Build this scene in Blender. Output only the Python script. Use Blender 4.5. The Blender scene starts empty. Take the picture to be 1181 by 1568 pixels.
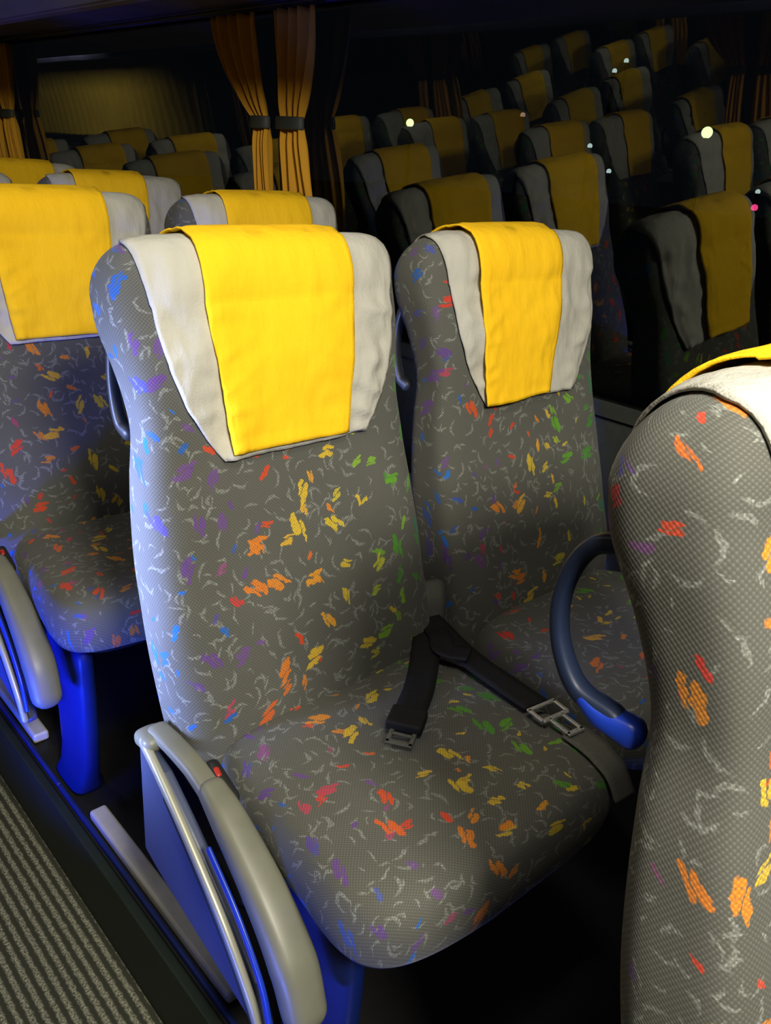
import bpy, math, random
from mathutils import Vector, Matrix, noise
from mathutils.bvhtree import BVHTree
random.seed(4)
scene = bpy.context.scene
scene.view_settings.view_transform = 'Standard'
scene.view_settings.look = 'None'
scene.view_settings.exposure = 0.0
CAMZ = 1.40
PLAT = 0.17
COL = scene.collection

# ------------------------------------------------------------------ node helpers
def new_mat(name):
    m = bpy.data.materials.new(name); m.use_nodes = True
    nt = m.node_tree
    b = nt.nodes.get('Principled BSDF')
    return m, nt, b
class NB:
    def __init__(s, nt): s.nt = nt
    def n(s, t, **k):
        nd = s.nt.nodes.new(t)
        for a, v in k.items(): setattr(nd, a, v)
        return nd
    def l(s, a, b): s.nt.links.new(a, b)
    def put(s, sock, v):
        if isinstance(v, bpy.types.NodeSocket): s.l(v, sock)
        else: sock.default_value = v
    def m(s, op, a, b=None, c=None, clamp=False):
        nd = s.n('ShaderNodeMath', operation=op); nd.use_clamp = clamp
        s.put(nd.inputs[0], a)
        if b is not None: s.put(nd.inputs[1], b)
        if c is not None: s.put(nd.inputs[2], c)
        return nd.outputs[0]
    def v(s, op, a, b=None, sc=None):
        nd = s.n('ShaderNodeVectorMath', operation=op)
        s.put(nd.inputs[0], a)
        if b is not None: s.put(nd.inputs[1], b)
        if sc is not None: s.put(nd.inputs['Scale'], sc)
        return nd.outputs['Value'] if op in ('LENGTH', 'DOT_PRODUCT') else nd.outputs[0]
    def sep(s, v):
        nd = s.n('ShaderNodeSeparateXYZ'); s.l(v, nd.inputs[0]); return nd.outputs
    def comb(s, x, y, z=0.0):
        nd = s.n('ShaderNodeCombineXYZ'); s.put(nd.inputs[0], x); s.put(nd.inputs[1], y); s.put(nd.inputs[2], z)
        return nd.outputs[0]
    def mix(s, f, a, b):
        nd = s.n('ShaderNodeMix', data_type='RGBA')
        s.put(nd.inputs[0], f); s.put(nd.inputs[6], a); s.put(nd.inputs[7], b)
        return nd.outputs[2]
    def noise(s, vec, scale, detail=2.0, dims='3D'):
        nd = s.n('ShaderNodeTexNoise', noise_dimensions=dims)
        if vec is not None: s.l(vec, nd.inputs['Vector'])
        nd.inputs['Scale'].default_value = scale; nd.inputs['Detail'].default_value = detail
        return nd
    def bump(s, h, bsdf, strength=0.3, dist=0.002):
        nd = s.n('ShaderNodeBump'); nd.inputs['Strength'].default_value = strength
        nd.inputs['Distance'].default_value = dist
        s.l(h, nd.inputs['Height']); s.l(nd.outputs[0], bsdf.inputs['Normal'])

def simple(name, col, rough=0.5, metal=0.0, nscale=0, nstr=0.15, spec=0.5, bump=0.0):
    m, nt, b = new_mat(name); N = NB(nt)
    b.inputs['Roughness'].default_value = rough; b.inputs['Metallic'].default_value = metal
    b.inputs['Specular IOR Level'].default_value = spec
    c = (*col, 1)
    if nscale:
        tc = N.n('ShaderNodeTexCoord')
        nz = N.noise(tc.outputs['Object'], nscale, 4)
        d = tuple(x * (1 - nstr * 2) for x in col) + (1,)
        e = tuple(min(1, x * (1 + nstr)) for x in col) + (1,)
        N.l(N.mix(nz.outputs[0], d, e), b.inputs['Base Color'])
        if bump: N.bump(nz.outputs[0], b, bump, 0.003)
    else: b.inputs['Base Color'].default_value = c
    return m

# ------------------------------------------------------------------ seat fabric
def fabric():
    m, nt, b = new_mat('patterned_moquette'); N = NB(nt)
    uvn = N.n('ShaderNodeUVMap'); uv = uvn.outputs[0]
    a1 = N.n('ShaderNodeAttribute', attribute_type='OBJECT', attribute_name='pat_shift').outputs['Fac']
    a2 = N.n('ShaderNodeAttribute', attribute_type='OBJECT', attribute_name='hue_shift').outputs['Fac']
    sx = N.m('MULTIPLY', a1, 1.73); sy = N.m('MULTIPLY', a1, 2.31)
    p = N.v('ADD', uv, N.comb(sx, sy))
    nz = N.noise(p, 75, 3)
    dist = N.v('SCALE', N.v('SUBTRACT', nz.outputs['Color'], (0.5, 0.5, 0.5)), sc=0.012)
    pd = N.v('ADD', p, dist)
    nz2 = N.noise(p, 130, 2)
    pe = N.v('ADD', pd, N.v('SCALE', N.v('SUBTRACT', nz2.outputs['Color'], (0.5, 0.5, 0.5)), sc=0.006))
    def strokes(scale, a, bb, prob, off, ring=False):
        q = N.v('ADD', p, (off, off * 1.3, 0)); qd = N.v('ADD', pd if ring else pe, (off, off * 1.3, 0))
        vo = N.n('ShaderNodeTexVoronoi', voronoi_dimensions='2D', feature='F1')
        vo.inputs['Scale'].default_value = scale; vo.inputs['Randomness'].default_value = 0.85
        N.l(q, vo.inputs['Vector'])
        pos = vo.outputs['Position']; cs = N.sep(vo.outputs['Color'])
        d = N.v('SUBTRACT', qd, pos)
        dx, dy, _ = N.sep(d)
        ang = N.m('MULTIPLY', cs[0], 6.283)
        co = N.m('COSINE', ang); si = N.m('SINE', ang)
        rx = N.m('ADD', N.m('MULTIPLY', dx, co), N.m('MULTIPLY', dy, si))
        ry = N.m('SUBTRACT', N.m('MULTIPLY', dy, co), N.m('MULTIPLY', dx, si))
        sz = N.m('ADD', N.m('MULTIPLY', cs[1], 0.7), 0.65)
        ex = N.m('DIVIDE', rx, N.m('MULTIPLY', sz, a)); ey = N.m('DIVIDE', ry, N.m('MULTIPLY', sz, bb))
        if ring:
            ey = N.m('ADD', ey, N.m('MULTIPLY', N.m('MULTIPLY', ex, ex), N.m('MULTIPLY_ADD', cs[1], 3.0, 0.3)))
            ey = N.m('SUBTRACT', ey, 0.8)
            r = N.m('SQRT', N.m('ADD', N.m('MULTIPLY', ex, ex), N.m('MULTIPLY', ey, ey)))
            mk = N.m('SUBTRACT', 1.0, N.m('MULTIPLY', N.m('SUBTRACT', r, 0.75), 2.5), clamp=True)
        else:
            def lobe(oy, ox, hw):
                yy = N.m('DIVIDE', N.m('SUBTRACT', ey, oy), hw); xx = N.m('SUBTRACT', ex, ox)
                x2 = N.m('MULTIPLY', xx, xx); y2 = N.m('MULTIPLY', yy, yy)
                rr = N.m('ADD', N.m('POWER', x2, 1.4), y2)
                return N.m('SUBTRACT', 1.0, N.m('MULTIPLY', N.m('SUBTRACT', rr, 0.7), 2.6), clamp=True)
            slip = N.m('MULTIPLY_ADD', cs[1], 0.7, -0.1)
            one = lobe(0.25, N.m('MULTIPLY', slip, 0.6), 0.62)
            two = N.m('MULTIPLY', lobe(-0.75, N.m('MULTIPLY', slip, -0.8), 0.34), N.m('GREATER_THAN', cs[1], 0.45))
            mk = N.m('MAXIMUM', one, two)
        mk = N.m('MULTIPLY', mk, N.m('GREATER_THAN', cs[2], prob))
        return mk, pos, cs
    w1, _, _ = strokes(36, 0.0105, 0.0021, 0.42, 3.1, True)
    w2, _, _ = strokes(31, 0.0120, 0.0020, 0.45, 7.7, True)
    w3, _, _ = strokes(45, 0.0070, 0.0018, 0.58, 11.3, True)
    w = N.m('MAXIMUM', N.m('MAXIMUM', w1, w2), w3)
    rag = N.noise(p, 420, 1).outputs[0]
    w = N.m('MULTIPLY', w, N.m('MULTIPLY', N.m('SUBTRACT', rag, 0.30), 2.6, clamp=True))
    c1, pos, cs = strokes(17.0, 0.0130, 0.0078, 0.22, 0.0)
    c2, pos2, cs2 = strokes(21, 0.0085, 0.0052, 0.45, 19.0)
    stops = [(0.0, (0.01, 0.09, 0.45)), (0.13, (0.01, 0.14, 0.55)), (0.20, (0.02, 0.10, 0.38)), (0.25, (0.11, 0.05, 0.22)), (0.31, (0.14, 0.07, 0.22)),
             (0.35, (0.55, 0.035, 0.02)), (0.42, (0.60, 0.07, 0.015)), (0.45, (0.62, 0.18, 0.02)), (0.52, (0.66, 0.25, 0.02)),
             (0.55, (0.62, 0.41, 0.03)), (0.65, (0.58, 0.43, 0.03)), (0.69, (0.25, 0.43, 0.03)), (0.76, (0.08, 0.30, 0.02)), (0.90, (0.04, 0.20, 0.03)), (1.0, (0.01, 0.08, 0.3))]
    def hue(ps, csx, off):
        px, _, _ = N.sep(ps)
        u = N.m('SUBTRACT', N.m('SUBTRACT', px, sx), off)
        u = N.m('ADD', u, N.m('MULTIPLY', N.m('SUBTRACT', csx[1], 0.5), 0.15))
        u = N.m('ADD', u, a2)
        t = N.m('MULTIPLY_ADD', u, 1.45, 0.5, clamp=True)
        cr = N.n('ShaderNodeValToRGB'); cr.color_ramp.interpolation = 'LINEAR'
        els = cr.color_ramp.elements
        els[0].position = stops[0][0]; els[0].color = (*stops[0][1], 1)
        els[1].position = 1.0; els[1].color = (*stops[-1][1], 1)
        for q, c in stops[1:-1]:
            e = els.new(q); e.color = (*c, 1)
        N.l(t, cr.inputs[0]); return cr.outputs[0]
    h1 = hue(pos, cs, 0.0); h2 = hue(pos2, cs2, 19.0)
    blot = N.noise(p, 9, 3).outputs[0]
    base = N.mix(blot, (0.082, 0.083, 0.071, 1), (0.115, 0.114, 0.100, 1))
    rag2 = N.m('MULTIPLY', N.m('SUBTRACT', rag, 0.20), 4.0, clamp=True)
    col = N.mix(N.m('MULTIPLY', w, 0.66), base, (0.32, 0.335, 0.31, 1))
    col = N.mix(N.m('MULTIPLY', c2, N.m('MULTIPLY', rag2, 0.85)), col, h2)
    col = N.mix(N.m('MULTIPLY', c1, N.m('MULTIPLY', rag2, 0.92)), col, h1)
    # weave
    ux, uy, _ = N.sep(uv)
    k = 6.283 / 0.0048
    wv = N.m('MULTIPLY', N.m('SINE', N.m('MULTIPLY', ux, k)), N.m('SINE', N.m('MULTIPLY', uy, k)))
    wf = N.m('MULTIPLY_ADD', wv, 0.5, 0.5)
    mul = N.n('ShaderNodeMix', data_type='RGBA', blend_type='MULTIPLY'); mul.inputs[0].default_value = 1
    N.l(col, mul.inputs[6]); g = N.m('MULTIPLY_ADD', N.m('POWER', wf, 3.0), 0.60, 0.82); N.l(N.comb(g, g, g), mul.inputs[7])
    N.l(mul.outputs[2], b.inputs['Base Color'])
    b.inputs['Roughness'].default_value = 0.9; b.inputs['Specular IOR Level'].default_value = 0.15
    b.inputs['Sheen Weight'].default_value = 0.08
    N.bump(wf, b, 0.25, 0.001)
    return m

def cloth(name, c1, c2, bumpstr=0.35, sc=14):
    m, nt, b = new_mat(name); N = NB(nt)
    tc = N.n('ShaderNodeTexCoord')
    mp = N.n('ShaderNodeMapping'); N.l(tc.outputs['Object'], mp.inputs[0]); mp.inputs['Scale'].default_value = (1.0, 1.0, 0.35)
    nz = N.noise(mp.outputs[0], sc, 3)
    fine = N.noise(tc.outputs['Object'], 500, 2)
    N.l(N.mix(nz.outputs[0], (*c1, 1), (*c2, 1)), b.inputs['Base Color'])
    h = N.m('ADD', N.m('MULTIPLY', nz.outputs[0], 3.0), N.m('MULTIPLY', fine.outputs[0], 0.25))
    N.bump(h, b, bumpstr, 0.004)
    b.inputs['Roughness'].default_value = 0.85; b.inputs['Specular IOR Level'].default_value = 0.15
    return m

M_fab = fabric()
M_white = cloth('white_cotton_cover', (0.41, 0.395, 0.345), (0.51, 0.495, 0.44), 0.7, 22)
M_yel = cloth('yellow_headrest_cloth', (0.92, 0.51, 0.010), (0.99, 0.61, 0.018), 0.5, 20)
M_cur = cloth('orange_curtain_cloth', (0.50, 0.235, 0.02), (0.68, 0.345, 0.03), 0.2)
M_cur2 = cloth('olive_curtain_cloth', (0.50, 0.34, 0.05), (0.62, 0.44, 0.07), 0.2)
M_cap = simple('grey_armrest_plastic', (0.17, 0.17, 0.13), 0.42, 0, 25, 0.12)
M_cream = simple('cream_metal_trim', (0.34, 0.335, 0.26), 0.35, 0.2, 12, 0.1)
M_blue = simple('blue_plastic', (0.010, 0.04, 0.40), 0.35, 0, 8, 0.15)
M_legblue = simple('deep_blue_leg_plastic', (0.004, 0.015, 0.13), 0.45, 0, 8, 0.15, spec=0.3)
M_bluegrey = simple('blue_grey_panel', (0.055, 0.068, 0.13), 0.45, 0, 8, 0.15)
M_handle = simple('dark_blue_handle_plastic', (0.012, 0.020, 0.050), 0.45, 0, 10, 0.15, spec=0.3)
M_black = simple('black_belt_webbing', (0.013, 0.013, 0.013), 0.7, 0, 200, 0.3, spec=0.2)
M_web = simple('grey_belt_webbing', (0.10, 0.10, 0.085), 0.7, 0, 200, 0.2)
M_chrome = simple('chrome_steel', (0.75, 0.75, 0.75), 0.25, 0.8, 20, 0.05)
M_dark = simple('dark_plastic', (0.012, 0.013, 0.013), 0.5, 0, 10, 0.2)
M_alu = simple('aluminium_floor_rail', (0.66, 0.64, 0.54), 0.5, 0.15, 30, 0.12)
M_red = simple('red_release_button', (0.4, 0.02, 0.01), 0.4, 0, 10, 0.1)
M_green = simple('dark_green_edge_rubber', (0.008, 0.016, 0.009), 0.6, 0, 15, 0.2)
M_groove = simple('navy_rail_channel', (0.008, 0.02, 0.14), 0.5, 0, 15, 0.2)
M_wall = simple('dark_wall_trim_fabric', (0.030, 0.036, 0.034), 0.85, 0, 60, 0.25)
M_ceil = simple('grey_ceiling_panel', (0.16, 0.17, 0.19), 0.7, 0, 6, 0.1)
M_rack = simple('blue_luggage_rack_lining', (0.14, 0.14, 0.30), 0.6, 0, 4, 0.4)
M_plat = simple('dark_platform_lino', (0.010, 0.010, 0.010), 0.6, 0, 30, 0.2)

# ------------------------------------------------------------------ mesh helpers
def mk_mesh(name, verts, faces, mat, uvs=None, smooth=True, mats=None):
    me = bpy.data.meshes.new(name); me.from_pydata(verts, [], faces)
    if uvs is not None:
        ul = me.uv_layers.new(name='UVMap')
        for lp in me.loops: ul.data[lp.index].uv = uvs[lp.vertex_index]
    me.materials.append(mat)
    if smooth: me.polygons.foreach_set('use_smooth', [True] * len(me.polygons))
    me.update(); return me
def obj(name, me, parent=None, loc=(0, 0, 0), rot=(0, 0, 0), scale=(1, 1, 1)):
    o = bpy.data.objects.new(name, me); COL.objects.link(o)
    o.location = loc; o.rotation_euler = rot; o.scale = scale
    if parent: o.parent = parent
    return o
def empty(name, loc=(0, 0, 0)):
    o = bpy.data.objects.new(name, None); COL.objects.link(o); o.location = loc; o.empty_display_size = 0.1
    return o
def bevel(o, w=0.004, seg=3):
    md = o.modifiers.new('bevel', 'BEVEL'); md.width = w; md.segments = seg; md.limit_method = 'ANGLE'
def box(name, x0, x1, y0, y1, z0, z1, mat, parent=None, bev=0.0):
    v = [(x, y, z) for x in (x0, x1) for y in (y0, y1) for z in (z0, z1)]
    f = [(0, 1, 3, 2), (4, 6, 7, 5), (0, 4, 5, 1), (2, 3, 7, 6), (0, 2, 6, 4), (1, 5, 7, 3)]
    o = obj(name, mk_mesh(name, v, f, mat, smooth=False), parent)
    if bev: bevel(o, bev)
    return o
def loft(rings, cap0=True, cap1=True):
    n = len(rings[0]); V = [p for r in rings for p in r]; F = []
    for i in range(len(rings) - 1):
        for j in range(n):
            k = (j + 1) % n
            F.append((i * n + j, i * n + k, (i + 1) * n + k, (i + 1) * n + j))
    if cap0: F.append(tuple(reversed(range(n))))
    if cap1: F.append(tuple((len(rings) - 1) * n + j for j in range(n)))
    return V, F
def smooth_path(pts, n):
    P = [Vector(p) for p in pts]; P = [2 * P[0] - P[1]] + P + [2 * P[-1] - P[-2]]
    out = []; segs = len(P) - 3
    for i in range(n + 1):
        t = i / n * segs; k = min(int(t), segs - 1); t -= k
        a, b, c, d = P[k:k + 4]
        out.append(0.5 * ((2 * b) + (c - a) * t + (2 * a - 5 * b + 4 * c - d) * t * t + (3 * b - a - 3 * c + d) * t ** 3))
    return out
def sweep(name, pts, w, h, mat, n=40, side=Vector((1, 0, 0)), se=3.0, ns=20):
    """sweep a superellipse section; w along 'side' axis, h perpendicular. w,h lists or scalars"""
    path = smooth_path(pts, n); rings = []
    def lerp(a, t):
        if not isinstance(a, (list, tuple)): return a
        x = t * (len(a) - 1); k = min(int(x), len(a) - 2); x -= k
        return a[k] * (1 - x) + a[k + 1] * x
    m = len(path)
    for i, p in enumerate(path):
        tan = (path[min(i + 1, m - 1)] - path[max(i - 1, 0)]).normalized()
        s = (side - tan * side.dot(tan)).normalized(); u = tan.cross(s).normalized()
        t = i / (m - 1); ww = lerp(w, t); hh = lerp(h, t)
        rings.append((p, tan, s, u, ww, hh))
    R = []
    def ring(p, s, u, ww, hh):
        r = []
        for j in range(ns):
            a = 2 * math.pi * j / ns; c, si = math.cos(a), math.sin(a)
            r.append(p + s * (ww * math.copysign(abs(c) ** (2 / se), c)) + u * (hh * math.copysign(abs(si) ** (2 / se), si)))
        return r
    p, tan, s, u, ww, hh = rings[0]; e = min(ww, hh)
    for k in (80, 60, 40, 20):
        a = math.radians(k); R.append(ring(p - tan * e * math.sin(a), s, u, ww - e + e * math.cos(a), hh - e + e * math.cos(a)))
    for q in rings: R.append(ring(q[0], q[2], q[3], q[4], q[5]))
    p, tan, s, u, ww, hh = rings[-1]; e = min(ww, hh)
    for k in (20, 40, 60, 80):
        a = math.radians(k); R.append(ring(p + tan * e * math.sin(a), s, u, ww - e + e * math.cos(a), hh - e + e * math.cos(a)))
    V, F = loft(R); return mk_mesh(name, [tuple(v) for v in V], F, mat)
def prism_yz(name, poly, x0, x1, mat):
    n = len(poly); V = [(x0, y, z) for y, z in poly] + [(x1, y, z) for y, z in poly]
    F = [tuple(range(n)), tuple(reversed(range(n, 2 * n)))] + [(j, j + n, (j + 1) % n + n, (j + 1) % n) for j in range(n)]
    return mk_mesh(name, V, F, mat, smooth=False)
def interp(tab, z):
    if z <= tab[0][0]: return list(tab[0][1:])
    if z >= tab[-1][0]: return list(tab[-1][1:])
    for i in range(len(tab) - 1):
        if tab[i][0] <= z <= tab[i + 1][0]:
            t = (z - tab[i][0]) / (tab[i + 1][0] - tab[i][0])
            out = []
            for k in range(1, len(tab[0])):
                m = lambda a, b: (tab[b][k] - tab[a][k]) / (tab[b][0] - tab[a][0])
                m0 = m(max(i - 1, 0), i + 1); m1 = m(i, min(i + 2, len(tab) - 1)); h = tab[i + 1][0] - tab[i][0]
                t2, t3 = t * t, t ** 3
                out.append((2*t3-3*t2+1)*tab[i][k] + (t3-2*t2+t)*h*m0 + (-2*t3+3*t2)*tab[i+1][k] + (t3-t2)*h*m1)
            return out
def smst(a, b, x):
    t = max(0.0, min(1.0, (x - a) / (b - a))); return t * t * (3 - 2 * t)
def lin(tab, t):
    if t <= tab[0][0]: return tab[0][1]
    for (a, va), (b, vb) in zip(tab, tab[1:]):
        if t <= b: return va + (vb - va) * (t - a) / (b - a)
    return tab[-1][1]

# ------------------------------------------------------------------ backrest (local: x centre, y along the bus, z above platform)
BT = [(0.34, 0.200, 0.800, 0.895), (0.42, 0.222, 0.778, 0.918), (0.52, 0.232, 0.784, 0.942), (0.62, 0.235, 0.815, 0.966),
      (0.72, 0.232, 0.850, 0.984), (0.82, 0.224, 0.880, 0.996), (0.89, 0.215, 0.893, 1.003), (0.96, 0.222, 0.905, 1.030),
      (1.01, 0.230, 0.920, 1.056), (1.045, 0.231, 0.931, 1.062)]
def se(a, n):
    c, s = math.cos(a), math.sin(a)
    return math.copysign(abs(c) ** (2 / n), c), math.copysign(abs(s) ** (2 / n), s)
def back_mesh():
    NS = 84; rings = []; UV = []
    levels = []
    z0 = 1.045
    zs = [0.30 + i * (z0 - 0.30) / 54 for i in range(55)]
    for z in zs:
        hw, yf, yb = interp(BT, z)
        if z < 0.36: hw *= 0.80 + 0.2 * (z - 0.30) / 0.06
        levels.append((z, hw, yf, yb, 4.0, z))
    hw, yf, yb = interp(BT, z0); L = z0
    for k in range(1, 15):
        th = math.radians(90 * k / 14.0); c = 1 - math.cos(th); s = math.sin(th)
        L += 0.08 * math.radians(90 / 14)
        levels.append((z0 + 0.068 * s, hw - 0.044 * c, yf + 0.034 * c, yb - 0.064 * c, 4.0 - 0.8 * s, L))
    zt, hw, yf, yb, _, L = levels[-1]
    for k, f in enumerate((0.92, 0.8, 0.6, 0.35, 0.08)):
        levels.append((zt + 0.005 * (1 - f * f) + 0.0005, hw * f, (yf + yb) / 2 - (yb - yf) / 2 * f, (yf + yb) / 2 + (yb - yf) / 2 * f, 3.2, L + 0.010 * (k + 1)))
    for z, hw, yf, yb, ex, uvz in levels:
        yc = (yf + yb) / 2; hd = (yb - yf) / 2
        ring = []
        for j in range(NS):
            a = -math.pi / 2 - 2 * math.pi * (j + 0.5) / NS + math.pi
            cx, sy = se(a, ex)
            x = cx * hw; y = yc + sy * hd
            if sy < 0:
                y += 0.016 * (1 - cx * cx) * (0.6 + 0.4 * smst(0.45, 0.55, z)) * abs(sy) * (1 - smst(0.88, 1.09, z))
            y += 0.003 * noise.noise(Vector((x * 9, z * 9, 1.7))) * abs(sy)
            x += 0.003 * noise.noise(Vector((y * 14, z * 11, 5.7))) * abs(cx)
            ring.append((x, y, z))
        rings.append(ring)
        Ls = [0]
        for j in range(1, NS): Ls.append(Ls[-1] + math.dist(ring[j], ring[j - 1]))
        mid = 0.5 * Ls[-1]
        sg = 1 if ring[NS // 4][0] > 0 else -1
        for j in range(NS):
            UV.append(((Ls[j] - mid) * -sg, uvz))
    V, F = loft(rings)
    return mk_mesh('backrest', V, F, M_fab, UV), V, F
ME_back, BV, BF = back_mesh()
bvh = BVHTree.FromPolygons([Vector(v) for v in BV], BF)

def cover_mesh(name, mat, zf, zr, half, off, seed, wr, hem, nx=64, shift=lambda t: 0.0, gz=0.0):
    rows = []
    nf = 34; zj = 1.04
    for i in range(nf): rows.append(('f', zf + (zj - zf) * i / (nf - 1), i / (nf - 1) * 0.8))
    na = 26
    for i in range(1, na): rows.append(('a', math.pi * (1 - i / na), 0.8 + 0.4 * i / na))
    nr = 6
    for i in range(nr): rows.append(('r', zj - (zj - zr) * i / (nr - 1), 1.2 + 0.8 * i / (nr - 1)))
    V = []; F = []
    XL = 0.186
    for kind, q, t in rows:
        hwid = half(t); sh = shift(t)
        damp = 1.0 if t < 0.85 else max(0.15, 1 - (t - 0.85) / 0.15)
        for j in range(nx + 1):
            w = -1 + 2 * j / nx; x = w * hwid + sh
            psi = 0.0
            if abs(x) > XL and kind != 'r':
                psi = min(1.45, (abs(x) - XL) / 0.042) * (1 if x > 0 else -1); xo = math.copysign(XL, x)
            else: xo = x
            if kind == 'f': o = Vector((xo, 0.975 if q > 0.9 else 0.945, q)); d = Vector((0, -1, 0))
            elif kind == 'r': o = Vector((xo, 0.985, q)); d = Vector((0, 1, 0))
            else: o = Vector((xo, 0.985, zj)); d = Vector((0, math.cos(q), math.sin(q)))
            if psi: d = Vector((math.sin(psi), d.y * math.cos(psi), d.z * math.cos(psi)))
            hit = bvh.ray_cast(o, d)
            if hit[0] is None:
                hit = bvh.find_nearest(o + d * 0.1)
            p = hit[0].copy(); nrm = hit[1]
            if nrm.dot(d) < 0: nrm = -nrm
            a1 = noise.noise(Vector((x * 16 + seed, t * 3.0, seed)))
            a2 = noise.noise(Vector((x * 45, t * 9 + seed, 3.0)))
            a3 = 1 - abs(noise.noise(Vector((x * 11 + t * 4.0 * (1 if x > 0 else -1), t * 5 + seed, seed * 2.0)))) * 3.0
            fold = (a1 + 0.45 * a2 + 0.8 * max(0, a3) * abs(w) ** 1.5) * wr * damp
            ed = smst(0.86, 1.0, abs(w))
            ex = off + fold * (0.35 + 0.85 * abs(w)) * (1 - 0.75 * ed) - 0.002 * ed
            if abs(w) > 0.95 or (kind == 'f' and q < zf + 0.012): ex += hem
            p += nrm * ex
            if kind == 'f':
                fz = 1 - (q - zf) / (zj - zf)
                p.z += (0.006 * noise.noise(Vector((x * 10, seed, 0))) + gz * w) * fz
            V.append(tuple(p))
    n = nx + 1
    for i in range(len(rows) - 1):
        for j in range(nx): F.append((i * n + j, i * n + j + 1, (i + 1) * n + j + 1, (i + 1) * n + j))
    return mk_mesh(name, V, F, mat)
HW = [(0, 0.124), (0.12, 0.145), (0.3, 0.170), (0.5, 0.186), (0.7, 0.193), (0.8, 0.196), (0.9, 0.200), (1.0, 0.200), (1.08, 0.190), (1.2, 0.165), (2.0, 0.155)]
half_white = lambda t: lin(HW, t)
def half_yel(t):
    if t < 1: return 0.100 + (0.120 - 0.100) * min(1, t / 0.8)
    return 0.120
def half_yel2(t):
    if t < 1: return 0.088 + (0.108 - 0.088) * min(1, t / 0.8)
    return 0.108
WH = [cover_mesh('white_cover', M_white, 0.842, 1.028, half_white, 0.006, 2.3, 0.0095, 0.0010, shift=lambda t: 0.005),
      cover_mesh('white_cover', M_white, 0.842, 1.028, half_white, 0.006, 8.1, 0.0095, 0.0010, shift=lambda t: 0.005)]
YE = [cover_mesh('yellow_cover', M_yel, 0.850, 1.030, half_yel, 0.0150, 9.7, 0.0050, 0.0014, 36, lambda t: -0.010 + 0.004 * min(t, 1)),
      cover_mesh('yellow_cover', M_yel, 0.842, 1.030, half_yel2, 0.0175, 5.3, 0.0060, 0.0014, 36, lambda t: -0.030 - 0.012 * max(0, 1 - t / 0.8))]

# ------------------------------------------------------------------ cushion
def cushion_mesh():
    NS = 96; rings = []; UV = []
    lv = [(0.372, 0.90), (0.378, 0.950), (0.392, 0.980), (0.410, 0.995), (0.428, 1.0), (0.445, 0.995), (0.460, 0.975), (0.470, 0.945), (0.477, 0.90),
          (0.481, 0.84), (0.484, 0.76), (0.486, 0.64), (0.486, 0.5), (0.485, 0.35), (0.484, 0.2), (0.484, 0.06)]
    y0, y1 = 0.390, 0.83; yc = (y0 + y1) / 2; hd = (y1 - y0) / 2
    for z, f in lv:
        for_r = []
        for j in range(NS):
            a = 2 * math.pi * (j + 0.5) / NS
            cx, sy = se(a, 5.2)
            yy = yc + sy * hd * f
            k = (yc - yy) / hd
            hw = 0.224 + (-0.006 if cx > 0 else 0.034) * max(k, -0.3)
            x = cx * (hw * f if f < 0.8 else hw - (1 - f) * 0.22)
            front = max(0, -sy)
            yy += 0.026 * max(0, -cx) ** 2 * front * f
            zz = z + (0.83 - yy) * 0.075
            zz += 0.005 * noise.noise(Vector((x * 8, yy * 8, 4.2)))
            zz -= 0.006 * math.exp(-((x) / 0.12) ** 2) * math.exp(-((yy - 0.66) / 0.12) ** 2)
            for_r.append((x, yy, zz))
            dz = max(0, 0.478 - z); c5 = cx ** 7
            UV.append((x + c5 * dz + 0.02, yy - abs(sy) ** 5 * (dz if sy < 0 else 0) + 3.0))
        rings.append(for_r)
    V, F = loft(rings); return mk_mesh('cushion', V, F, M_fab, UV)
ME_cush = cushion_mesh()
def pan_mesh():
    rings = []
    for z, f in [(0.335, 0.86), (0.34, 0.90), (0.375, 0.93), (0.405, 0.93)]:
        r = []
        for j in range(48):
            cx, sy = se(2 * math.pi * j / 48, 5)
            r.append((cx * 0.215 * f, 0.635 + sy * 0.19 * f, z + (0.2 - sy * 0.2) * 0.07))
        rings.append(r)
    V, F = loft(rings); return mk_mesh('cushion_pan', V, F, M_dark)
ME_pan = pan_mesh()

# ------------------------------------------------------------------ hardware meshes (aisle at -x side)
SX = 0.010
def sh(pts, dy=0.0, dz=0.0): return [(x + SX, y + dy, z + dz) for x, y, z in pts]
ME_arm = sweep('armrest_cap', sh([(-0.252, 0.735, 0.466), (-0.254, 0.690, 0.448), (-0.256, 0.610, 0.398), (-0.258, 0.550, 0.341), (-0.260, 0.522, 0.288)]),
               [0.018, 0.022, 0.026, 0.028, 0.026], [0.016, 0.020, 0.024, 0.026, 0.024], M_cap, 40)
ME_arm2 = sweep('armrest_arm', sh([(-0.257, 0.868, 0.480), (-0.256, 0.83, 0.482), (-0.254, 0.775, 0.476), (-0.252, 0.722, 0.459)]), [0.015, 0.015, 0.015, 0.017], [0.011, 0.010, 0.011, 0.013], M_cap, 30)
ME_frame = sweep('side_frame', sh([(-0.280, 0.868, 0.474), (-0.282, 0.82, 0.448), (-0.284, 0.75, 0.400), (-0.286, 0.66, 0.326), (-0.287, 0.60, 0.258), (-0.287, 0.575, 0.213)]),
                 0.006, 0.008, M_cream, 40)
ME_frame2 = sweep('side_frame_dark', sh([(-0.284, 0.80, 0.425), (-0.286, 0.72, 0.362), (-0.288, 0.64, 0.29), (-0.289, 0.585, 0.222)]), 0.004, 0.006, M_dark, 30)
ME_clip = sweep('blue_inlay', sh([(-0.280, 0.70, 0.412), (-0.283, 0.63, 0.362), (-0.286, 0.575, 0.302), (-0.288, 0.552, 0.249)]), 0.003, 0.006, M_blue, 30)
ME_pivot = sweep('pivot_block', sh([(-0.266, 0.880, 0.470), (-0.266, 0.858, 0.473)]), 0.020, 0.013, M_cap, 8)
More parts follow.
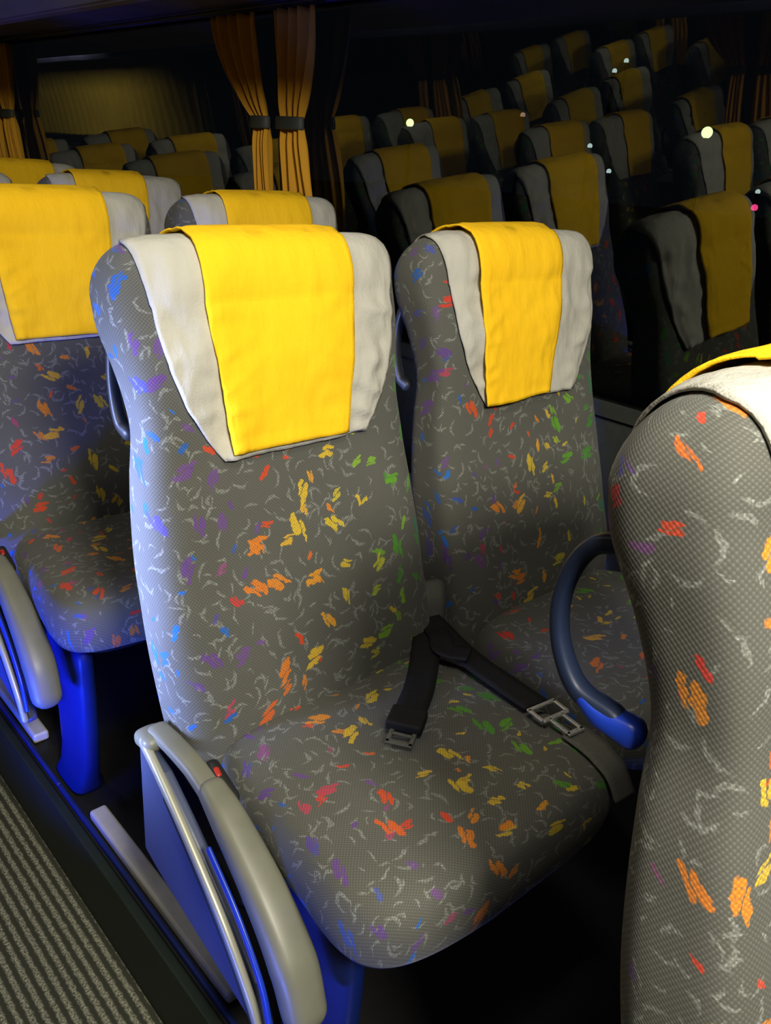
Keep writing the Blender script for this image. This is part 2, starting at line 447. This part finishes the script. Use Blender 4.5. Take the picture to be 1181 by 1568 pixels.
ME_panel = prism_yz('side_panel', [(0.885, 0.466), (0.82, 0.448), (0.75, 0.400), (0.66, 0.328), (0.60, 0.266), (0.575, 0.205), (0.60, 0.185), (0.72, 0.215), (0.85, 0.248), (0.89, 0.262)], -0.279 + SX, -0.262 + SX, M_bluegrey)
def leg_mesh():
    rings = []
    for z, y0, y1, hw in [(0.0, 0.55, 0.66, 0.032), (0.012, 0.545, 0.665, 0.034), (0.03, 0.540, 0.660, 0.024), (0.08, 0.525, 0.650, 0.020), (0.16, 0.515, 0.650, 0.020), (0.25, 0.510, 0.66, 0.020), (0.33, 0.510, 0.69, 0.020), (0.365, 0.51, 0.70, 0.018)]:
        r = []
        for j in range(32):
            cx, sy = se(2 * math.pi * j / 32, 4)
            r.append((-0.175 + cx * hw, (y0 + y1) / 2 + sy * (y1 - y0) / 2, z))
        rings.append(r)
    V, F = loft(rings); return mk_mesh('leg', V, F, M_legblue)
ME_leg = leg_mesh()
ME_beam = sweep('seat_beam', [(-0.23, 0.70, 0.335), (0.0, 0.70, 0.335), (0.24, 0.70, 0.335)], 0.05, 0.022, M_dark, 6, side=Vector((0, 1, 0)))
ME_leg2 = sweep('rear_leg', [(0.20, 0.70, 0.02), (0.20, 0.70, 0.15), (0.20, 0.70, 0.32)], 0.02, 0.05, M_dark, 6)
def handle(nm, s, mat):
    return sweep(nm, [(-0.190, 1.020, 0.998), (-0.196, 1.020 + 0.035 * s, 0.987), (-0.198, 1.020 + 0.052 * s, 0.950), (-0.198, 1.020 + 0.050 * s, 0.908), (-0.196, 1.020 + 0.030 * s, 0.872), (-0.192, 1.018, 0.860)],
                  [0.009, 0.009, 0.008, 0.008, 0.009, 0.010], [0.008, 0.007, 0.006, 0.006, 0.007, 0.010], mat, 50)
ME_handle = handle('grab_handle', 1.0, M_handle)
# the handles can be folded flat against the shell
ME_handle_in = handle('grab_handle_folded', 0.45, M_dark)
HB = [(-0.196, 1.040, 0.866), (-0.194, 1.026, 0.859), (-0.190, 1.002, 0.855)]
ME_hbase = sweep('grab_handle_base', HB, [0.009, 0.011, 0.011], [0.006, 0.009, 0.012], M_blue, 16)
ME_btn = sweep('release_lever', [(-0.226, 0.752, 0.480), (-0.227, 0.744, 0.477)], 0.004, 0.004, M_red, 6)
ME_btnb = sweep('lever_housing', [(-0.224, 0.765, 0.472), (-0.226, 0.715, 0.458)], 0.010, 0.013, M_dark, 6)

def coach_seat(cx, yoff, aisle_side, idx, hue=0.0, out=False):
    e = empty('coach_seat', (cx, yoff, PLAT))
    ps = random.uniform(0, 9)
    o = obj('backrest', ME_back, e); o['pat_shift'] = ps; o['hue_shift'] = hue
    o = obj('cushion', ME_cush, e); o['pat_shift'] = ps + 3.3; o['hue_shift'] = hue + 0.0
    k = idx % 2
    for me, nm in ((WH[k], 'headrest_cover'), (YE[k], 'headrest_yellow_cloth')):
        c = obj(nm, me, e)
        sd = c.modifiers.new('thick', 'SOLIDIFY'); sd.thickness = 0.0028; sd.offset = -1
    obj('grab_handle', ME_handle if out else ME_handle_in, e)
    if out: obj('grab_handle_base', ME_hbase, e)
    obj('seat_beam', ME_beam, e); obj('cushion_pan', ME_pan, e)
    if aisle_side:
        m = (-aisle_side, 1, 1) if aisle_side > 0 else (1, 1, 1)
        for me in (ME_arm, ME_arm2, ME_frame, ME_frame2, ME_clip, ME_pivot, ME_leg, ME_btn, ME_btnb):
            obj(me.name.split('.')[0], me, e, scale=m)
        p = obj('side_panel', ME_panel, e, scale=m); bevel(p, 0.005)
    else:
        obj('floor_leg', ME_leg2, e)
    return e
PITCH = 0.78
XA, XW = 0.668, 1.190
XLA, XLW = -0.325, -0.845
main = coach_seat(XA, 0, -1, 0)
window_seat = coach_seat(XW, 0, 0, 1, hue=0.03)
front = coach_seat(XA, -0.775, -1, 0, hue=0.19, out=True)
coach_seat(XW, -0.775, 0, 0, hue=0.1)
for r in range(1, 6):
    coach_seat(XA, r * PITCH, -1, 2 if r == 1 else r, hue=0.03)
    coach_seat(XW, r * PITCH, 0, r + 1, hue=0.02)
for r in range(-1, 5):
    coach_seat(XLA, r * PITCH, 1, r)
    coach_seat(XLW, r * PITCH, 0, r + 1)

# ------------------------------------------------------------------ seat belts
def ribbon(name, pts, width, mat, parent, n=40, wdir=None):
    path = smooth_path(pts, n); V = []; F = []
    for i, p in enumerate(path):
        tan = (path[min(i + 1, n)] - path[max(i - 1, 0)]).normalized()
        up = Vector((0, 0, 1)); s = tan.cross(up)
        if wdir is not None: s = (wdir - tan * wdir.dot(tan))
        s.normalize()
        for k in range(5): V.append(tuple(p + s * width * (k / 4 - 0.5)))
    for i in range(n):
        for k in range(4): F.append((i * 5 + k, i * 5 + k + 1, (i + 1) * 5 + k + 1, (i + 1) * 5 + k))
    o = obj(name, mk_mesh(name, V, F, mat), parent)
    sd = o.modifiers.new('t', 'SOLIDIFY'); sd.thickness = 0.0022; sd.offset = 0
    return o
def belt(loc):
    e = empty('seat_belt', loc)
    ribbon('belt_webbing_buckle_side', [(0.868, 0.83, 0.50), (0.860, 0.79, 0.512), (0.815, 0.745, 0.508), (0.760, 0.70, 0.503), (0.705, 0.664, 0.503)], 0.046, M_black, e)
    rz = math.radians(122)
    b = box('buckle_body', -0.026, 0.026, -0.022, 0.022, -0.006, 0.009, M_black, e, 0.004)
    b.location = (0.686, 0.650, 0.507); b.rotation_euler = (0, 0, rz)
    for nm, x0, x1, y0, y1 in (('plate_a', -0.019, -0.013, 0.0, 0.044), ('plate_b', 0.013, 0.019, 0.0, 0.044), ('plate_c', -0.019, 0.019, 0.038, 0.045), ('plate_d', -0.016, 0.016, 0.020, 0.025)):
        q = box('buckle_' + nm, x0, x1, y0, y1, 0, 0.003, M_web, e, 0.001)
        q.location = (0.682, 0.646, 0.502); q.rotation_euler = (0, 0, rz)
    ribbon('belt_webbing_tongue_side', [(0.900, 0.86, 0.52), (0.892, 0.80, 0.515), (0.880, 0.745, 0.510), (0.870, 0.69, 0.509), (0.862, 0.62, 0.511), (0.852, 0.555, 0.516)], 0.046, M_black, e)
    ribbon('belt_webbing_fold', [(0.905, 0.84, 0.505), (0.872, 0.77, 0.518), (0.850, 0.735, 0.516), (0.868, 0.70, 0.518)], 0.040, M_black, e)
    for nm, x0, x1, y0, y1 in (('a', -0.027, 0.027, 0.021, 0.028), ('b', -0.027, -0.021, -0.004, 0.026), ('c', 0.021, 0.027, -0.004, 0.026), ('d', -0.024, 0.024, -0.008, 0.0),
                               ('e', -0.015, -0.009, -0.044, -0.004), ('f', 0.009, 0.015, -0.044, -0.004), ('g', -0.015, 0.015, -0.046, -0.038)):
        q = box('tongue_' + nm, x0, x1, y0, y1, -0.001, 0.003, M_chrome, e, 0.0012)
        q.location = (0.848, 0.520, 0.520); q.rotation_euler = (0, 0, math.radians(-8))
    ribbon('belt_lower_strap', [(0.846, 0.485, 0.516), (0.842, 0.45, 0.516), (0.838, 0.43, 0.514), (0.834, 0.405, 0.505), (0.830, 0.383, 0.480)], 0.046, M_web, e, wdir=Vector((1, 0.1, 0)))
    ribbon('belt_anchor_strap', [(0.925, 0.93, 0.50), (0.925, 0.86, 0.56), (0.915, 0.83, 0.55), (0.905, 0.815, 0.50)], 0.045, M_web, e, wdir=Vector((1, -0.2, 0)))
belt((0, 0, PLAT))

# ------------------------------------------------------------------ floor, platforms, trims
def carpet():
    m, nt, b = new_mat('ribbed_aisle_carpet'); N = NB(nt)
    tc = N.n('ShaderNodeTexCoord'); x, y, z = N.sep(tc.outputs['Object'])
    nz = N.noise(tc.outputs['Object'], 90, 3).outputs[0]
    nb = N.noise(tc.outputs['Object'], 260, 2).outputs[0]
    xx = N.m('ADD', x, N.m('MULTIPLY', N.m('SUBTRACT', nz, 0.5), 0.008))
    s = N.m('SINE', N.m('MULTIPLY', xx, 6.283 / 0.019))
    f = N.m('MULTIPLY_ADD', s, 0.9, 0.42, clamp=True)
    f = N.m('MULTIPLY', f, N.m('MULTIPLY_ADD', nb, 3.2, -0.9, clamp=True))
    N.l(N.mix(f, (0.040, 0.041, 0.030, 1), (0.29, 0.285, 0.215, 1)), b.inputs['Base Color'])
    b.inputs['Roughness'].default_value = 0.95; b.inputs['Specular IOR Level'].default_value = 0.1
    N.bump(f, b, 0.6, 0.003); return m
YF, YB = -2.6, 11.6
box('floor', -0.10, 0.44, YF, YB, -0.05, 0.0, carpet())
box('floor_platform_right', 0.44, 1.60, YF, YB, -0.05, PLAT, M_plat)
box('floor_platform_left', -1.26, -0.10, YF, YB, -0.05, PLAT, M_plat)
box('trim_1', 0.418, 0.4385, YF, YB, 0.001, PLAT + 0.004, M_green, bev=0.004)
box('trim_2', -0.099, -0.085, YF, YB, 0.001, PLAT + 0.004, M_green, bev=0.004)
rail = empty('floor_rail', (0, 0, PLAT))
for r in range(-2, 10):
    y = r * PITCH
    o = box('rail_cover', 0.457, 0.491, y + 0.76, y + 1.26, 0.001, 0.024, M_alu, rail, 0.006)
    o = box('rail_groove', 0.443, 0.452, y + 0.60, y + 1.378, 0.001, 0.012, M_groove, rail, 0.003)

# ------------------------------------------------------------------ side walls, windows (glass leans inwards at the top)
TAN = math.tan(math.radians(4.4))
def wx(z, side):
    return (1.505 - (z - 1.30) * TAN) if side > 0 else (-1.165 + (z - 1.30) * TAN)
def glassmat():
    m = bpy.data.materials.new('tinted_window_glass'); m.use_nodes = True; nt = m.node_tree; nt.nodes.clear(); N = NB(nt)
    out = N.n('ShaderNodeOutputMaterial'); mx = N.n('ShaderNodeMixShader')
    fr = N.n('ShaderNodeFresnel'); fr.inputs[0].default_value = 1.95
    tr = N.n('ShaderNodeBsdfTransparent'); tr.inputs[0].default_value = (0.55, 0.6, 0.58, 1)
    gl = N.n('ShaderNodeBsdfGlossy'); gl.inputs['Roughness'].default_value = 0.012; gl.inputs['Color'].default_value = (0.95, 1.0, 0.95, 1)
    tc = N.n('ShaderNodeTexCoord'); nz = N.noise(tc.outputs['Object'], 1.6, 1)
    bp = N.n('ShaderNodeBump'); bp.inputs['Strength'].default_value = 0.05; bp.inputs['Distance'].default_value = 0.02
    N.l(nz.outputs[0], bp.inputs['Height']); N.l(bp.outputs[0], gl.inputs['Normal'])
    N.l(fr.outputs[0], mx.inputs[0]); N.l(tr.outputs[0], mx.inputs[1]); N.l(gl.outputs[0], mx.inputs[2]); N.l(mx.outputs[0], out.inputs[0])
    return m
M_glass = glassmat()
M_pillar = simple('pillar_trim_dark', (0.035, 0.04, 0.035), 0.6, 0, 20, 0.2)
def slab(name, side, y0, y1, z0, z1, mat, inner=0.0, thick=0.04):
    a = -1 if side > 0 else 1
    V = []
    for y in (y0, y1):
        for z in (z0, z1):
            V.append((wx(z, side) + a * inner, y, z)); V.append((wx(z, side) + a * inner - a * thick, y, z))
    F = [(0, 1, 3, 2), (4, 6, 7, 5), (0, 4, 5, 1), (2, 3, 7, 6), (0, 2, 6, 4), (1, 5, 7, 3)]
    return obj(name, mk_mesh(name, V, F, mat, smooth=False))
ZB, ZT = 0.93, 1.735
pill = [YF, 0.0, 2.07, 4.15, 6.3, 8.8, YB]
for side, nm in ((1, 'right'), (-1, 'left')):
    slab('wall_' + nm, side, YF, YB, 0.0, ZB, M_wall, thick=0.05)
    xw = wx(ZT, side)
    if side > 0: box('wall_%s_upper' % nm, xw + 0.004, xw + 0.05, YF, YB, ZT, 2.16, M_rack)
    else: box('wall_%s_upper' % nm, xw - 0.05, xw - 0.004, YF, YB, ZT, 2.16, M_rack)
    slab('trim_sill_' + nm, side, YF, YB, ZB - 0.02, ZB + 0.012, M_pillar, inner=0.012, thick=0.05)
    for k, y in enumerate(pill[:-1]):
        y1 = pill[k + 1]
        V = [(wx(ZB, side), y, ZB), (wx(ZT, side), y, ZT), (wx(ZT, side), y1, ZT), (wx(ZB, side), y1, ZB)]
        obj('window_%d' % (k + 1 + (10 if side < 0 else 0)), mk_mesh('pane', V, [(0, 1, 2, 3)], M_glass, smooth=False))
        if 0 < k: slab('trim_pillar_' + nm, side, y - 0.022, y + 0.022, ZB, ZT, M_pillar, inner=0.02, thick=0.03)
box('wall_front', -1.35, 1.65, YF - 0.05, YF, -0.05, 2.25, M_wall)
box('wall_back', -1.35, 1.65, YB, YB + 0.05, -0.05, 2.25, M_wall)
box('ceiling', -1.35, 1.65, YF, YB, 2.16, 2.21, M_ceil)
def rack(side):
    w = wx(ZT, side); a = -1 if side > 0 else 1
    sec = [(0.0, 1.748), (0.20, 1.744), (0.36, 1.718), (0.45, 1.678), (0.48, 1.680), (0.50, 1.71), (0.50, 1.76), (0.485, 1.79), (0.46, 1.79), (0.44, 1.765), (0.20, 1.785), (0.0, 1.79)]  # front lip shaped lower to throw shade on the upper curtains
    V = []; n = len(sec)
    for y in (YF + 0.01, YB - 0.01):
        for d, z in sec: V.append((w + a * (d + 0.004), y, z))
    F = [(j, (j + 1) % n, (j + 1) % n + n, j + n) for j in range(n)] + [tuple(range(n)), tuple(reversed(range(n, 2 * n)))]
    o = obj('luggage_rack', mk_mesh('luggage_rack', V, F, M_rack, smooth=False)); bevel(o, 0.006)
rack(1); rack(-1)

# ------------------------------------------------------------------ curtains
def curtain(side, ya_top, yb_top, ya_tie, yb_tie, ya_bot, yb_bot, mat, zt=1.722, ztie=1.46, zb=0.98, tie=True, pleats=5, depth=0.016):
    e = empty('curtain', (0, 0, 0)); V = []; F = []; nz_, ny = 44, 70 if tie else 200
    a = -1 if side > 0 else 1
    for i in range(nz_ + 1):
        z = zt + (zb - zt) * i / nz_
        if z > ztie:
            t = (zt - z) / (zt - ztie); t = t ** 1.8; y0 = ya_top + (ya_tie - ya_top) * t; y1 = yb_top + (yb_tie - yb_top) * t
        else:
            t = (ztie - z) / (ztie - zb); t = min(1, t * 2.2) ** 0.7; y0 = ya_tie + (ya_bot - ya_tie) * t; y1 = yb_tie + (yb_bot - yb_tie) * t
        pinch = 1 - 0.55 * math.exp(-((z - ztie) / 0.03) ** 2) if tie else 1
        for j in range(ny + 1):
            s = j / ny; y = y0 + (y1 - y0) * s
            x = wx(z, side) + a * (0.050 + pinch * depth * math.sin(s * pleats * 2 * math.pi + 1.6 * noise.noise(Vector((s * 3, z * 2, ya_top)))) + 0.008 * noise.noise(Vector((s * 7, z * 5, 1))))
            V.append((x, y, z))
    n = ny + 1
    for i in range(nz_):
        for j in range(ny): F.append((i * n + j, i * n + j + 1, (i + 1) * n + j + 1, (i + 1) * n + j))
    o = obj('cloth', mk_mesh('curtain_cloth', V, F, mat), e)
    sd = o.modifiers.new('t', 'SOLIDIFY'); sd.thickness = 0.002
    if tie:
        yc = (ya_tie + yb_tie) / 2; hw = abs(ya_tie - yb_tie) / 2 + 0.006; xc = wx(ztie, side) + a * 0.05
        pts = [(xc + a * 0.024 * math.cos(t), yc + hw * math.sin(t), ztie) for t in [-math.pi / 2 + k * math.pi / 16 for k in range(17)]]
        obj('tieback', sweep('tieback', pts, 0.016, 0.003, M_pillar, 40, side=Vector((0, 0, 1))), e)
for side in (1, -1):
    for y in pill[1:5]:
        curtain(side, y - 0.21, y - 0.03, y - 0.13, y - 0.03, y - 0.175, y - 0.03, M_cur, pleats=4)
        curtain(side, y + 0.05, y + 0.27, y + 0.025, y + 0.09, y + 0.025, y + 0.10, M_cur, pleats=4)
curtain(-1, 7.0, 11.2, 7.0, 11.2, 7.0, 11.2, M_cur2, tie=False, pleats=30, depth=0.022)
for side in (1, -1):
    x = wx(1.725, side) - side * 0.05
    obj('curtain_rail', sweep('curtain_rail', [(x, YF + 0.02, 1.735), (x, 3, 1.735), (x, YB - 0.02, 1.735)], 0.006, 0.004, M_dark, 4))

# ------------------------------------------------------------------ distant street lights outside
def emit(name, c, s):
    m, nt, b = new_mat(name); b.inputs['Base Color'].default_value = (0, 0, 0, 1)
    b.inputs['Emission Color'].default_value = (*c, 1); b.inputs['Emission Strength'].default_value = s; return m
E_g = emit('lamp_glow_greenish_white', (0.75, 1.0, 0.42), 2.6); E_w = emit('lamp_glow_white', (0.7, 0.9, 0.85), 1.0); E_r = emit('lamp_glow_red', (1.0, 0.05, 0.25), 1.6)
E_o = emit('lamp_glow_orange', (1, 0.5, 0.35), 0.5)
import bmesh
def street_lamp(x, y, z, r, mat):
    e = empty('street_lamp', (x, y, -1.0))
    bm = bmesh.new(); bmesh.ops.create_uvsphere(bm, u_segments=16, v_segments=10, radius=r)
    me = bpy.data.meshes.new('globe'); bm.to_mesh(me); bm.free(); me.materials.append(mat)
    obj('globe', me, e, loc=(0, 0, z + 1.0))
    obj('post', sweep('post', [(0, 0, 0), (0, 0, (z + 1) / 2), (0, 0, z + 1 - r)], 0.04, 0.04, M_dark, 4, se=2), e)
for a in [(11.4, 12.05, 1.95, 0.07, E_g), (15.4, 8.4, 2.13, 0.10, E_g), (14.5, 9.75, 3.22, 0.045, E_w), (14.4, 9.9, 3.05, 0.045, E_w),
          (13.7, 9.7, 1.77, 0.045, E_w), (13.9, 9.35, 1.37, 0.045, E_w), (15.8, 7.4, 1.2, 0.045, E_w), (15.7, 7.35, 0.93, 0.06, E_r), (12.8, 10.6, 2.2, 0.045, E_o)]:
    street_lamp(*a)
box('ground', -30, 60, -30, 60, -1.1, -1.0, simple('asphalt', (0.01, 0.01, 0.011), 0.9, 0, 5, 0.2))

# ------------------------------------------------------------------ lights
def area(name, loc, target, size, sizey, power, col, spread=180):
    d = bpy.data.lights.new(name, 'AREA'); d.shape = 'RECTANGLE'; d.size = size; d.size_y = sizey; d.energy = power; d.color = col
    d.spread = math.radians(spread)
    o = bpy.data.objects.new(name, d); COL.objects.link(o); o.location = loc
    o.rotation_euler = (Vector(target) - Vector(loc)).to_track_quat('-Z', 'Y').to_euler(); return o
warm = (1.0, 0.95, 0.80)
area('cushion_fill_light', (0.05, -0.75, 2.10), (0.6, 1.0, 0.6), 0.35, 0.35, 66, warm)
area('cushion_fill_light', (0.28, 0.15, 2.14), (0.50, 0.30, 0), 0.15, 0.5, 8.0, warm, 160)  # fill light added to brighten the cushion tops, no known fixture
area('cushion_fill_light', (0.15, 1.4, 2.13), (0.2, 1.7, 0), 0.12, 0.6, 2.6, warm, 160)
area('cushion_fill_light', (0.15, 3.6, 2.13), (0.15, 4.0, 0), 0.12, 0.8, 5, warm, 160)  # added light so the deep rows are not left dim
area('cushion_fill_light', (0.15, 8.2, 2.13), (-0.6, 8.9, 1.0), 0.12, 0.8, 24, warm, 140)  # added to light the drawn olive curtain for its reflection
def strip(name, loc, tgt, ly, lz, p, col, spread):
    d = bpy.data.lights.new(name, 'AREA'); d.shape = 'RECTANGLE'; d.size = lz; d.size_y = ly; d.energy = p; d.color = col; d.spread = math.radians(spread)
    o = bpy.data.objects.new(name, d); COL.objects.link(o); o.location = loc
    f = (Vector(tgt) - Vector(loc)).normalized(); zc = -f; yc = Vector((0, 1, 0)); yc = (yc - zc * yc.dot(zc)).normalized(); xc = yc.cross(zc)
    o.rotation_euler = Matrix((xc, yc, zc)).transposed().to_euler()
strip('blue_side_light', (-0.055, 1.02, 0.88), (0.45, 0.98, 0.86), 0.16, 0.56, 5.5, (0.36, 0.46, 1.0), 50)  # invented fixture: narrow blue beam added to tint the seat's aisle side
strip('aisle_led_strip', (-0.06, 1.20, 0.30), (0.50, 1.50, 0.50), 0.4, 0.04, 6.0, (0.03, 0.08, 1.0), 85)
strip('aisle_led_strip', (-0.06, 0.62, 0.28), (0.42, 0.66, 0.48), 0.4, 0.03, 0.8, (0.10, 0.18, 1.0), 70)
w = bpy.data.worlds.new('World'); scene.world = w; w.use_nodes = True
w.node_tree.nodes['Background'].inputs[0].default_value = (0.004, 0.005, 0.008, 1); w.node_tree.nodes['Background'].inputs[1].default_value = 0.5

# ------------------------------------------------------------------ camera
cd = bpy.data.cameras.new('camera'); cam = bpy.data.objects.new('camera', cd); COL.objects.link(cam)
X = Vector((0.7418, 0.2234, -0.6323)); Y = Vector((-0.6677, 0.3342, -0.6652)); Z = Vector((0.0627, 0.9156, 0.397))
cx = Vector((X[0], Y[0], Z[0])).normalized(); cz = Vector((X[2], Y[2], Z[2])); cz = (cz - cx * cx.dot(cz)).normalized(); cy = cz.cross(cx)
R = Matrix((cx, cy, cz)).transposed().to_4x4()
cam.matrix_world = Matrix.Translation((0, 0, CAMZ)) @ R
cd.sensor_fit = 'VERTICAL'; cd.sensor_height = 24.0; cd.lens = 1650 / 2048 * 24.0; cd.clip_start = 0.02
scene.camera = cam
